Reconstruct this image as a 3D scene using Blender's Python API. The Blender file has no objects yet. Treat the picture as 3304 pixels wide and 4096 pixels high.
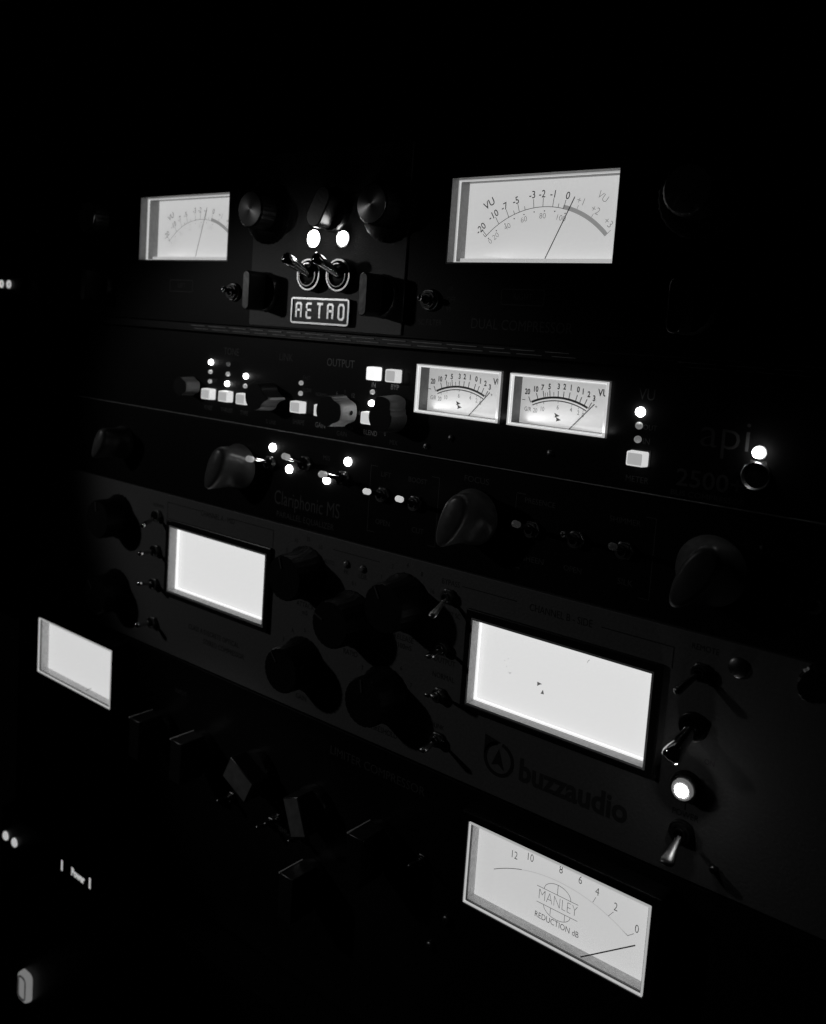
import bpy, bmesh, math, random
from mathutils import Vector, Matrix
random.seed(7)
PI = math.pi
scene = bpy.context.scene
C = scene.collection
MM = 0.001
# All shapes are authored in millimetres on the rack's front plane:
# x to the right, z up, d = distance in front of the front panels.

# ------------------------------------------------------------------ camera
cam_d = bpy.data.cameras.new('camera')
cam = bpy.data.objects.new('camera', cam_d); C.objects.link(cam); scene.camera = cam
right = Vector((0.7689524, 0.63583441, 0.06653428)); up = Vector((-0.11917878, 0.0403206, 0.99205376)); back = Vector((0.62809921, -0.7707716, 0.10678259))
m3 = Matrix((right, up, back)).transposed()
cam.matrix_world = Matrix.Translation(Vector((302.457, -310.915, 7.330)) * MM) @ m3.to_4x4()
cam_d.sensor_fit = 'VERTICAL'; cam_d.sensor_height = 36.0; cam_d.sensor_width = 29.04
cam_d.lens = 36.0 * 3727.94 / 4096
cam_d.shift_x = 0.016026; cam_d.shift_y = -0.078945
cam_d.clip_start = 0.01; cam_d.clip_end = 20
cam_d.dof.use_dof = True; cam_d.dof.focus_distance = 0.365; cam_d.dof.aperture_fstop = 15

# ------------------------------------------------------------------ world and lamps
world = bpy.data.worlds.new('World'); scene.world = world; world.use_nodes = True
bg = world.node_tree.nodes['Background']; bg.inputs[0].default_value = (1, 1, 1, 1); bg.inputs[1].default_value = 0.0003
scene.view_settings.view_transform = 'Standard'; scene.view_settings.look = 'None'
scene.view_settings.exposure = 0; scene.view_settings.gamma = 1
scene.cycles.max_bounces = 8; scene.cycles.transparent_max_bounces = 12; scene.cycles.sample_clamp_indirect = 3
scene.cycles.use_denoising = True

def lamp(name, loc, target, size, power, size_y=None):
    l = bpy.data.lights.new(name, 'AREA'); l.energy = power; l.size = size
    if size_y: l.shape = 'RECTANGLE'; l.size_y = size_y
    o = bpy.data.objects.new(name, l); C.objects.link(o)
    o.location = Vector(loc) * MM
    dv = (Vector(target) - Vector(loc)).normalized()
    o.rotation_euler = dv.to_track_quat('-Z', 'Y').to_euler()
    return o
# the one lamp of the dark room: a small screen off to the left, in front of the rack
sl = bpy.data.lights.new('off_frame_spot', 'SPOT'); sl.energy = 0.95; sl.shadow_soft_size = 0.013
sl.spot_size = math.radians(29); sl.spot_blend = 0.55
so = bpy.data.objects.new('off_frame_spot', sl); C.objects.link(so); so.location = Vector((-455, -445, 105)) * MM
so.rotation_euler = (Vector((-12, 0, -98)) - Vector((-455, -445, 105))).to_track_quat('-Z', 'Y').to_euler()

# added narrow spot, no source known, to raise glints on the fifth unit's knobs
sl2 = bpy.data.lights.new('off_frame_spot', 'SPOT'); sl2.energy = 0.9; sl2.shadow_soft_size = 0.013
sl2.spot_size = math.radians(13); sl2.spot_blend = 0.5
so2 = bpy.data.objects.new('off_frame_spot', sl2); C.objects.link(so2); so2.location = Vector((-450, -440, 60)) * MM
so2.rotation_euler = (Vector((-25, -10, -246)) - Vector((-450, -440, 60))).to_track_quat('-Z', 'Y').to_euler()

# ------------------------------------------------------------------ materials
def mat(name, col=0.5, rough=0.5, metal=0.0, emit=0.0, bump=0.0, bscale=900, mottling=0.0, spec=0.5, aniso=False, coat=0.0):
    m = bpy.data.materials.new(name); m.use_nodes = True
    nt = m.node_tree; b = nt.nodes['Principled BSDF']
    b.inputs['Base Color'].default_value = (col, col, col, 1)
    b.inputs['Roughness'].default_value = rough; b.inputs['Metallic'].default_value = metal
    b.inputs['Specular IOR Level'].default_value = spec
    b.inputs['Coat Weight'].default_value = coat
    if emit:
        b.inputs['Emission Color'].default_value = (1, 1, 1, 1); b.inputs['Emission Strength'].default_value = emit
    tc = nt.nodes.new('ShaderNodeTexCoord')
    if bump or mottling:
        n = nt.nodes.new('ShaderNodeTexNoise'); n.inputs['Scale'].default_value = bscale; n.inputs['Detail'].default_value = 4
        nt.links.new(tc.outputs['Object'], n.inputs['Vector'])
    if bump:
        bp = nt.nodes.new('ShaderNodeBump'); bp.inputs['Strength'].default_value = bump; bp.inputs['Distance'].default_value = 0.0004
        nt.links.new(n.outputs['Fac'], bp.inputs['Height']); nt.links.new(bp.outputs['Normal'], b.inputs['Normal'])
    if mottling:
        r = nt.nodes.new('ShaderNodeMapRange'); r.inputs['To Min'].default_value = col * (1 - mottling); r.inputs['To Max'].default_value = col * (1 + mottling)
        nt.links.new(n.outputs['Fac'], r.inputs['Value']); nt.links.new(r.outputs['Result'], b.inputs['Base Color'])
    if aniso:
        t = nt.nodes.new('ShaderNodeTangent'); t.direction_type = 'RADIAL'; t.axis = 'Y'; b.inputs['Anisotropic Rotation'].default_value = 0.25
        b.inputs['Anisotropic'].default_value = 0.96
        nt.links.new(t.outputs[0], b.inputs['Tangent'])
    return m

M = dict(
    black_paint=mat('black_paint', .012, .42, bump=.25, mottling=.3, bscale=1500, spec=.35),
    black_satin=mat('black_satin', .008, .4, bump=.12, bscale=1200, mottling=.4, spec=.12),
    grey_plate=mat('grey_hammered', .23, .5, bump=.5, bscale=1400, mottling=.2, spec=.4),
    silver_panel=mat('silver_panel', .145, .5, bump=.35, bscale=800, mottling=.22, spec=.3),
    black_bezel=mat('black_bezel', .010, .3, spec=.4, bump=.1),
    plastic=mat('black_plastic', .015, .3, bump=.12, bscale=600),
    knob_matt=mat('matt_knob', .007, .5, bump=.2, bscale=1500, spec=.18),
    grey_plastic=mat('grey_plastic', .12, .32, bump=.3, bscale=260, mottling=.45), knob_side_lit=mat('knob_side_lit', .6, .45, bump=.4, bscale=1500, mottling=.2), knob_side_half_lit=mat('knob_side_half_lit', .22, .45, bump=.4, bscale=1500, mottling=.2),  # last two: meter light on the knob sides put into the colour
    alu=mat('spun_aluminium', .95, .27, metal=1, aniso=True), alu_shaded=mat('shaded_aluminium', .14, .27, metal=1, aniso=True),  # second is a shaded copy: the left cap's dimness put into its colour
    chrome=mat('chrome', .6, .12, metal=1, bump=.05, bscale=400),
    satin_metal=mat('satin_metal', .5, .3, metal=1, bump=.1, bscale=800),
    dark_metal=mat('dark_metal', .22, .35, metal=1, bump=.1, bscale=800),
    glint_metal=mat('edge_highlight', .3, .5, metal=.5, bump=.5, bscale=300, mottling=.6),  # lighter metal carries edge highlights and reflections in its colour
    white_ink=mat('white_ink', .30, .6), pointer_glint_white=mat('pointer_glint_white', .9, .5), dim_ink=mat('grey_ink', .06, .6, mottling=.4), dark_ink=mat('dark_ink', .02, .5), soft_ink=mat('soft_ink', .045, .5, mottling=.3),  # dim_ink is a darker grey with random mottling
    badge_white=mat('badge_metal', .92, .30, metal=1, bump=.1),
    liner_grey=mat('liner_grey', .34, .45, bump=.2, mottling=.25, bscale=500),
    liner_dark=mat('liner_dark', .16, .4, bump=.2, mottling=.3, bscale=500),
    bevel_grey=mat('bevel_grey', .55, .5, bump=.3, mottling=.25, bscale=700),
    rim=mat('acrylic_rim', .8, .25, emit=.38, bump=.3, bscale=500, mottling=.1),
    liner_clear=mat('liner_clear', .8, .3, bump=.5, bscale=600, mottling=.3),
    rim_api=mat('glowing_meter_rim', .7, .3, emit=.50, bump=.3, bscale=500, mottling=.1),
    rim_bright=mat('acrylic_rim_bright', .8, .25, emit=.8, bump=.3, bscale=500),
    dial_soft=mat('dial_soft', .6, .7, emit=.52), dial_api=mat('dial_api', .7, .7, emit=.36), dial_hot=mat('dial_hot', .15, .7, emit=.74),
    dial_warm=mat('dial_warm', .5, .7, emit=.55), dial_left=mat('dial_left', .4, .7, emit=.66),
    print_black=mat('print_black', .02, .6), print_grey=mat('print_grey', .35, .6, emit=.22), print_pale=mat('print_pale', .5, .6, emit=.30),
    print_mid=mat('print_mid', .25, .6, emit=.08), print_hot=mat('print_hot', .05, .6, emit=.03),
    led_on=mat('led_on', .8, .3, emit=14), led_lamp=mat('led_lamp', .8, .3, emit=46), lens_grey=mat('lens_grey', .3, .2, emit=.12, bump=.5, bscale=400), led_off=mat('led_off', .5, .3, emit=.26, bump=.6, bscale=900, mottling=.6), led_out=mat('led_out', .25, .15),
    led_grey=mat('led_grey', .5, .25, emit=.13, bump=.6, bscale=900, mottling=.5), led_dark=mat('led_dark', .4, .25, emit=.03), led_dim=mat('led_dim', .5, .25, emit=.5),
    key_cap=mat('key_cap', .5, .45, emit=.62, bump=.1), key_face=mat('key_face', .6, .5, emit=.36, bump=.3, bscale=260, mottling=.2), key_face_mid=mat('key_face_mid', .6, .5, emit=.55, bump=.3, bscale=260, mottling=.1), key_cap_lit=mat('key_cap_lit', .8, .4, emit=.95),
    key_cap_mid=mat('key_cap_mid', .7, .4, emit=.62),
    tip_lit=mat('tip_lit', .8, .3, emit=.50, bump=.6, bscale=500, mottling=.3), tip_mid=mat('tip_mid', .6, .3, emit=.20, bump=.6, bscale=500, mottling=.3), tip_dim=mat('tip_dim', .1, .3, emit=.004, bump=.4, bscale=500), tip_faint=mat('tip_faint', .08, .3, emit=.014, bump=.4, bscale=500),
    cabinet=mat('cabinet', .01, .6, bump=.2), legend=mat('legend_lit', .6, .4, emit=.45), legend_dim=mat('legend_grey', .4, .4, emit=.17, bump=.4, mottling=.3),
)
def glass():
    m = bpy.data.materials.new('clear_window'); m.use_nodes = True; nt = m.node_tree
    nt.nodes.remove(nt.nodes['Principled BSDF'])
    t = nt.nodes.new('ShaderNodeBsdfTransparent'); g = nt.nodes.new('ShaderNodeBsdfGlossy'); g.inputs['Roughness'].default_value = .03
    mx = nt.nodes.new('ShaderNodeMixShader'); mx.inputs[0].default_value = .06; nt.links.new(t.outputs[0], mx.inputs[1]); nt.links.new(g.outputs[0], mx.inputs[2])
    nt.links.new(mx.outputs[0], nt.nodes['Material Output'].inputs[0]); return m
M['glass'] = glass()

# ------------------------------------------------------------------ mesh helpers
def W(x, z, d): return Vector((x, -d, z)) * MM
def box(bm, x0, x1, z0, z1, d0, d1):
    v = [bm.verts.new(W(x, z, d)) for d in (d0, d1) for z in (z0, z1) for x in (x0, x1)]
    for f in ((0, 1, 3, 2), (4, 6, 7, 5), (0, 4, 5, 1), (2, 3, 7, 6), (0, 2, 6, 4), (1, 5, 7, 3)):
        bm.faces.new([v[i] for i in f])
def prism(bm, pts, d0, d1, scale1=1.0, c=None):      # outline pts (x, z) swept from d0 to d1
    if c is None: c = (sum(p[0] for p in pts) / len(pts), sum(p[1] for p in pts) / len(pts))
    a = [bm.verts.new(W(x, z, d0)) for x, z in pts]
    b = [bm.verts.new(W(c[0] + (x - c[0]) * scale1, c[1] + (z - c[1]) * scale1, d1)) for x, z in pts]
    n = len(pts)
    bm.faces.new(a); bm.faces.new(b)
    for i in range(n): bm.faces.new((a[i], a[(i + 1) % n], b[(i + 1) % n], b[i]))
def lathe(bm, x, z, prof, seg=40, flute=0, fd=0.0):  # prof = [(radius, d)...]
    rings = []
    for r, d in prof:
        ring = []
        for k in range(seg):
            a = 2 * PI * k / seg
            rr = r
            if flute and r > 0.5: rr = r * (1 - fd * (0.5 + 0.5 * math.cos(a * flute)))
            ring.append(bm.verts.new(W(x + rr * math.cos(a), z + rr * math.sin(a), d)))
        rings.append(ring)
    for i in range(len(rings) - 1):
        for k in range(seg):
            bm.faces.new((rings[i][k], rings[i][(k + 1) % seg], rings[i + 1][(k + 1) % seg], rings[i + 1][k]))
    bm.faces.new(rings[0]); bm.faces.new(rings[-1])
def ring(bm, x, z, r0, r1, d0, d1, seg=40):
    c = [(r0, d0), (r0, d1), (r1, d1), (r1, d0)]
    g = [[bm.verts.new(W(x + r * math.cos(2 * PI * k / seg), z + r * math.sin(2 * PI * k / seg), d)) for k in range(seg)] for r, d in c]
    for i in range(4):
        for k in range(seg):
            bm.faces.new((g[i][k], g[i][(k + 1) % seg], g[(i + 1) % 4][(k + 1) % seg], g[(i + 1) % 4][k]))
def tube(bm, P, R, seg=16, flat=1.0):                 # P list of (x,z,d), R radii
    P = [W(*p) for p in P]; rings = []
    ax = (P[-1] - P[0]).normalized(); u = ax.cross(Vector((0, 0, 1)))
    if u.length < 1e-4: u = ax.cross(Vector((1, 0, 0)))
    u.normalize(); v = ax.cross(u).normalized()
    for p, r in zip(P, R):
        rings.append([bm.verts.new(p + (u * math.cos(2 * PI * k / seg) + v * math.sin(2 * PI * k / seg) * flat) * r * MM) for k in range(seg)])
    for i in range(len(rings) - 1):
        for k in range(seg): bm.faces.new((rings[i][k], rings[i][(k + 1) % seg], rings[i + 1][(k + 1) % seg], rings[i + 1][k]))
    bm.faces.new(rings[0]); bm.faces.new(rings[-1])
def stroke(bm, pts, w, d, h=0.05, closed=False):      # thick flat polyline made of mitred quads
    n = len(pts); P = [Vector((p[0], p[1])) for p in pts]; L = []; R = []
    for i in range(n):
        a = P[(i - 1) % n] if (closed or i > 0) else None
        b = P[(i + 1) % n] if (closed or i < n - 1) else None
        d1 = (P[i] - a).normalized() if a is not None else (b - P[i]).normalized()
        d2 = (b - P[i]).normalized() if b is not None else d1
        t = (d1 + d2); t = t.normalized() if t.length > 1e-6 else d1
        nn = Vector((-t.y, t.x)); k = 1 / max(.5, abs(nn.dot(Vector((-d1.y, d1.x)))))
        L.append(P[i] + nn * w / 2 * k); R.append(P[i] - nn * w / 2 * k)
    def vs(q, dd): return [bm.verts.new(W(p.x, p.y, dd)) for p in q]
    lt, rt, lb, rb = vs(L, d + h), vs(R, d + h), vs(L, d), vs(R, d)
    m = n if closed else n - 1
    for i in range(m):
        j = (i + 1) % n
        for q in ((lt[i], lt[j], rt[j], rt[i]), (lb[i], rb[i], rb[j], lb[j]), (lt[i], lb[i], lb[j], lt[j]), (rt[i], rt[j], rb[j], rb[i])): bm.faces.new(q)
    if not closed:
        bm.faces.new((lt[0], rt[0], rb[0], lb[0])); bm.faces.new((lt[-1], lb[-1], rb[-1], rt[-1]))
def arc(cx, cz, r, a0, a1, n=24): return [(cx + r * math.cos(math.radians(a0 + (a1 - a0) * i / n)), cz + r * math.sin(math.radians(a0 + (a1 - a0) * i / n))) for i in range(n + 1)]
def rrect(x0, x1, z0, z1, r, n=5):
    o = []
    for cx, cz, a in ((x1 - r, z1 - r, 0), (x0 + r, z1 - r, 90), (x0 + r, z0 + r, 180), (x1 - r, z0 + r, 270)):
        o += arc(cx, cz, r, a, a + 90, n)
    return o
def text(bm, s, x, z, h, d=0.0, align='CENTER', sx=1.0, rot=0.0, bold=0.0, ext=0.0):
    cu = bpy.data.curves.new('t', 'FONT'); cu.body = s; cu.align_x = align; cu.align_y = 'CENTER'
    cu.size = 1; cu.resolution_u = 3; cu.offset = bold; cu.extrude = ext
    ob = bpy.data.objects.new('t', cu); me = ob.to_mesh()
    k = h / .73; c, sn = math.cos(math.radians(rot)), math.sin(math.radians(rot))
    vm = []
    for v in me.vertices:
        px, pz = v.co.x * k * sx, v.co.y * k
        vm.append(bm.verts.new(W(x + px * c - pz * sn, z + px * sn + pz * c, d + .03 + v.co.z * k)))
    for p in me.polygons:
        try: bm.faces.new([vm[i] for i in p.vertices])
        except ValueError: pass
    ob.to_mesh_clear(); bpy.data.objects.remove(ob); bpy.data.curves.remove(cu)
def holed(bm, x0, x1, z0, z1, holes, d0, d1):         # plate with rectangular openings (hx0,hx1,hz0,hz1)
    xs = sorted({x0, x1, *[h[0] for h in holes], *[h[1] for h in holes]}); zs = sorted({z0, z1, *[h[2] for h in holes], *[h[3] for h in holes]})
    V = {}
    def v(i, j, d):
        if (i, j, d) not in V: V[i, j, d] = bm.verts.new(W(xs[i], zs[j], d))
        return V[i, j, d]
    def solid(i, j):
        if not (0 <= i < len(xs) - 1 and 0 <= j < len(zs) - 1): return False
        cx, cz = (xs[i] + xs[i + 1]) / 2, (zs[j] + zs[j + 1]) / 2
        return not any(h[0] < cx < h[1] and h[2] < cz < h[3] for h in holes)
    for i in range(len(xs) - 1):
        for j in range(len(zs) - 1):
            if not solid(i, j): continue
            bm.faces.new((v(i, j, d1), v(i + 1, j, d1), v(i + 1, j + 1, d1), v(i, j + 1, d1)))
            bm.faces.new((v(i, j, d0), v(i, j + 1, d0), v(i + 1, j + 1, d0), v(i + 1, j, d0)))
            for di, dj, e in ((-1, 0, ((i, j), (i, j + 1))), (1, 0, ((i + 1, j + 1), (i + 1, j))), (0, -1, ((i + 1, j), (i, j))), (0, 1, ((i, j + 1), (i + 1, j + 1)))):
                if not solid(i + di, j + dj):
                    (a, b), (c, dd) = e; bm.faces.new((v(a, b, d0), v(a, b, d1), v(c, dd, d1), v(c, dd, d0)))
def obj(name, bm, m, parent=None, smooth=None, bevel=0.0, root=None):
    bmesh.ops.recalc_face_normals(bm, faces=bm.faces)
    me = bpy.data.meshes.new(name)
    r = parent
    while r is not None and r.parent is not None: r = r.parent
    off = r.location.copy() if r is not None else Vector((0, 0, 0))
    if off.length: bmesh.ops.translate(bm, verts=bm.verts, vec=-off)
    bm.to_mesh(me); bm.free()
    me.materials.append(M[m] if isinstance(m, str) else m)
    o = bpy.data.objects.new(name, me); C.objects.link(o); o.parent = parent
    if smooth:
        for p in me.polygons: p.use_smooth = True
        me.set_sharp_from_angle(angle=math.radians(smooth))
    if bevel:
        b = o.modifiers.new('bevel', 'BEVEL'); b.width = bevel * MM; b.segments = 2; b.limit_method = 'ANGLE'; b.angle_limit = math.radians(40)
    return o
def B(): return bmesh.new()
class Words(list):
    pass                                              # each printed word or line becomes a mesh of its own
def per_item(fn):
    def g(bm, *a, **k):
        if isinstance(bm, list):
            nb = B(); fn(nb, *a, **k); bm.append(nb); return
        return fn(bm, *a, **k)
    return g
text = per_item(text); stroke = per_item(stroke)
_obj = obj
def obj(name, bm, m, parent=None, **k):
    if isinstance(bm, list): return [_obj(name, b, m, parent, **k) for b in bm]
    return _obj(name, bm, m, parent, **k)
def thing(name, label, cat, x, z, d=0, group=None):
    o = bpy.data.objects.new(name, None); C.objects.link(o); o.location = W(x, z, d); o.empty_display_size = .02
    o['label'] = label; o['category'] = cat
    if group: o['group'] = group
    return o

# ------------------------------------------------------------------ reusable controls
def led(p, x, z, r, on='led_on', h=1.6, collar=True, name='indicator_light'):
    bm = B(); lathe(bm, x, z, [(r, 0), (r, h * .45), (r * .92, h * .7), (r * .7, h * .9), (r * .3, h)], 24); o = obj(name, bm, on, p, smooth=60)
    if collar: bm = B(); ring(bm, x, z, r * 1.02, r * 1.3, .02, .5, 28); obj('collar', bm, 'dark_metal', o, smooth=40)
    return o
def toggle(p, x, z, r, base_d, tip, rb, rt, m='chrome', tipmat=None, flat=1.0, nut='chrome'):
    bm = B(); lathe(bm, x, z, [(r, .02), (r, base_d * .45), (r * .93, base_d * .55)], 6 if r < 4.4 else 40); o = obj('toggle_switch', bm, nut if nut != 'chrome' else 'dark_metal', p, bevel=.25, smooth=40)
    bm = B(); ring(bm, x, z, r * .60, r * .80, base_d * .5, base_d * .9); ring(bm, x, z, r * .40, r * .52, base_d * .5, base_d * 1.15); obj('bushing', bm, m, o, smooth=40)
    a = Vector((x, z, base_d * .3)); b = Vector(tip); ps = []; rs = []
    for t, k in ((0, rb), (.25, rb), (.6, (rb + rt) / 2), (.86, rt), (.95, rt * .88), (.99, rt * .55), (1.0, rt * .2)):
        q = a.lerp(b, t); ps.append(tuple(q)); rs.append(k)
    bm = B(); tube(bm, ps, rs, 20, flat); obj('lever', bm, m, o, smooth=50)
    if tipmat:
        ps = [tuple(a.lerp(b, t)) for t in (.78, .81, 1.0, 1.04, 1.06)]; k = rt * 1.15
        bm = B(); tube(bm, ps, [k * .85, k, k, k * .8, k * .3], 20); obj('tip_cover', bm, tipmat, o, smooth=50)
    return o
def capsule_bar(x, z, L, w, ang, n=8, taper=1.0, square=False):
    """outline of a bar with rounded ends; ang in degrees from +x"""
    c, s = math.cos(math.radians(ang)), math.sin(math.radians(ang)); o = []
    for i in range(n + 1): a = -PI / 2 + PI * i / n; o.append((L / 2 - w * taper / 2 + math.cos(a) * w * taper / 2, math.sin(a) * w * taper / 2))
    for i in range(n + 1): a = PI / 2 + PI * i / n; o.append((-L / 2 + w / 2 + math.cos(a) * w / 2, math.sin(a) * w / 2))
    if square: o = [(-L / 2, -w / 2), (L / 2, -w / 2), (L / 2, w / 2), (-L / 2, w / 2)]
    return [(x + a * c - b * s, z + a * s + b * c) for a, b in o]
def bar_knob(p, x, z, R, L, w, h, ang, skirt=4, m='plastic', front='grey_plastic', taper=1.0, square=False):
    bm = B(); lathe(bm, x, z, [(R, .3), (R, skirt * .7), (R * .94, skirt)], 40, 20, .03); o = obj('knob', bm, m, p, smooth=35)
    bm = B(); prism(bm, capsule_bar(x, z, L, w, ang, taper=taper, square=square), skirt, h); obj('grip', bm, m, o, bevel=.5, smooth=40)
    if front: bm = B(); prism(bm, capsule_bar(x, z, L - 1.2, w - 1.2, ang, taper=taper, square=square), h + .01, h + .12); obj('grip_face', bm, front, o)
    return o
def disc_knob(p, x, z, Rs, rc, h, m='plastic', cap='alu'):
    bm = B(); lathe(bm, x, z, [(Rs, .3), (Rs, 2.2), (Rs * .93, 3), (rc * 1.12, 4), (rc * 1.1, h - .6), (rc * 1.02, h)], 60, 30, .025); o = obj('knob', bm, m, p, smooth=30)
    bm = B(); lathe(bm, x, z, [(rc, h), (rc, h + .25), (rc * .97, h + .35)], 48); obj('metal_cap', bm, cap, o, smooth=30)
    bm = B(); c = 45; stroke(bm, [(x + (rc + 3) * .7, z + (rc + 3) * .7), (x + (Rs - 1) * .7, z + (Rs - 1) * .7)], .5, 2.9); obj('pointer_or_glint_line', bm, 'dim_ink', o)
    return o
def screw(p, x, z, r=3.2, m='dark_metal', d=0):
    bm = B(); lathe(bm, x, z, [(r, d + .02), (r, d + 1), (r * .8, d + 1.7), (r * .4, d + 2)], 24); o = obj('rack_screw', bm, m, p, smooth=40)
    bm = B(); 
    for a in (20, 110):
        c, s = math.cos(math.radians(a)) * r * .5, math.sin(math.radians(a)) * r * .5; stroke(bm, [(x - c, z - s), (x + c, z + s)], r * .25, d + 2.01, .05)
    obj('screw_slot', bm, 'dark_ink', o)
    return o

def meter(p, x0, x1, z0, z1, f, lip, depth, dial, wall='liner_grey', inner='liner_dark', rim='rim', lipw=.7, t0=.8, name='level_meter'):
    """recessed meter: outer cut-out wall, bright acrylic rim, inner wall, lit dial and clear window"""
    def walls(bm, a, b, c, dd, d0, d1, t):
        box(bm, a - t, a, c - t, dd + t, d0, d1); box(bm, b, b + t, c - t, dd + t, d0, d1)
        box(bm, a, b, c - t, c, d0, d1); box(bm, a, b, dd, dd + t, d0, d1)
    bm = B(); walls(bm, x0, x1, z0, z1, f - .15, f - lip, t0); o = obj(name, bm, wall, p)
    bm = B(); walls(bm, x0 + lipw, x1 - lipw, z0 + lipw, z1 - lipw, f - lip + .25, f - lip - .9, lipw - .05); obj('window_rim', bm, rim, o, bevel=.2)
    bm = B(); walls(bm, x0 + .25, x1 - .25, z0 + .25, z1 - .25, f - lip - .92, f - depth, 1.2); obj('inner_wall', bm, inner, o)
    bm = B(); box(bm, x0 + .1, x1 - .1, z0 + .1, z1 - .1, f - depth - .8, f - depth); obj('dial', bm, dial, o)
    bm = B(); q = [bm.verts.new(W(x, z, f - lip - .3)) for x, z in ((x0 + .8, z0 + .8), (x1 - .8, z0 + .8), (x1 - .8, z1 - .8), (x0 + .8, z1 - .8))]; bm.faces.new(q); obj('window', bm, 'glass', o)
    return o
def chassis(p, z0, z1, name='chassis'):
    bm = B(); box(bm, -218, 218, z0 + .8, z1 - .8, -240, -17); obj(name, bm, 'black_paint', p)

# ================================================================== RACK FRAME
rk = thing('equipment_rack', 'black steel rack frame with two side rails holding the lit studio units', 'equipment rack', 0, -480)
for s in (-1, 1):
    bm = B(); box(bm, s * 262 if s < 0 else 241.8, -241.8 if s < 0 else 262, -480, 300, -300, -.5); obj('side_rail', bm, 'cabinet', rk, bevel=.8)
bm = B(); box(bm, -262, 262, 300.2, 318, -300, 0); obj('top_board', bm, 'cabinet', rk, bevel=1)
bm = B(); box(bm, -241.5, 241.5, -480, 300, -310, -300.5); obj('back_panel', bm, 'cabinet', rk)
for x, z in ((-250.3, 55.6), (-250.3, 20), (-250, -66)): screw(rk, x, z, 2.4, 'dark_metal', -.5)
bp = thing('blank_panel', 'plain black blank panel above the dual compressor', 'blank panel', 0, 89.4)
bm = B(); box(bm, -241, 241, 89.4, 222, -3, 0); obj('plate', bm, 'black_satin', bp, bevel=.4)

# ================================================================== UNIT 1 : dual compressor
u = thing('dual_compressor', 'top unit: black dual compressor with two large white meters, RETRO badge and two toggle switches', 'dual compressor', 0, 0)
RM = (69.6, 143.7, 36.7, 70.4); LM = (-142.8, -68.8, 37.0, 70.6)
bm = B(); holed(bm, -241, 241, 4.6, 88.6, [(m[0] - .82, m[1] + .82, m[2] - .82, m[3] + .82) for m in (RM, LM)], -3, 0); obj('front_panel', bm, 'black_satin', u, bevel=.3)
chassis(u, 0, 88.9)
bm = B(); prism(bm, rrect(-48.5, 48.5, 5.6, 87, 1), .02, .9); obj('centre_plate', bm, 'grey_plate', u, bevel=.2)
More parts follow.
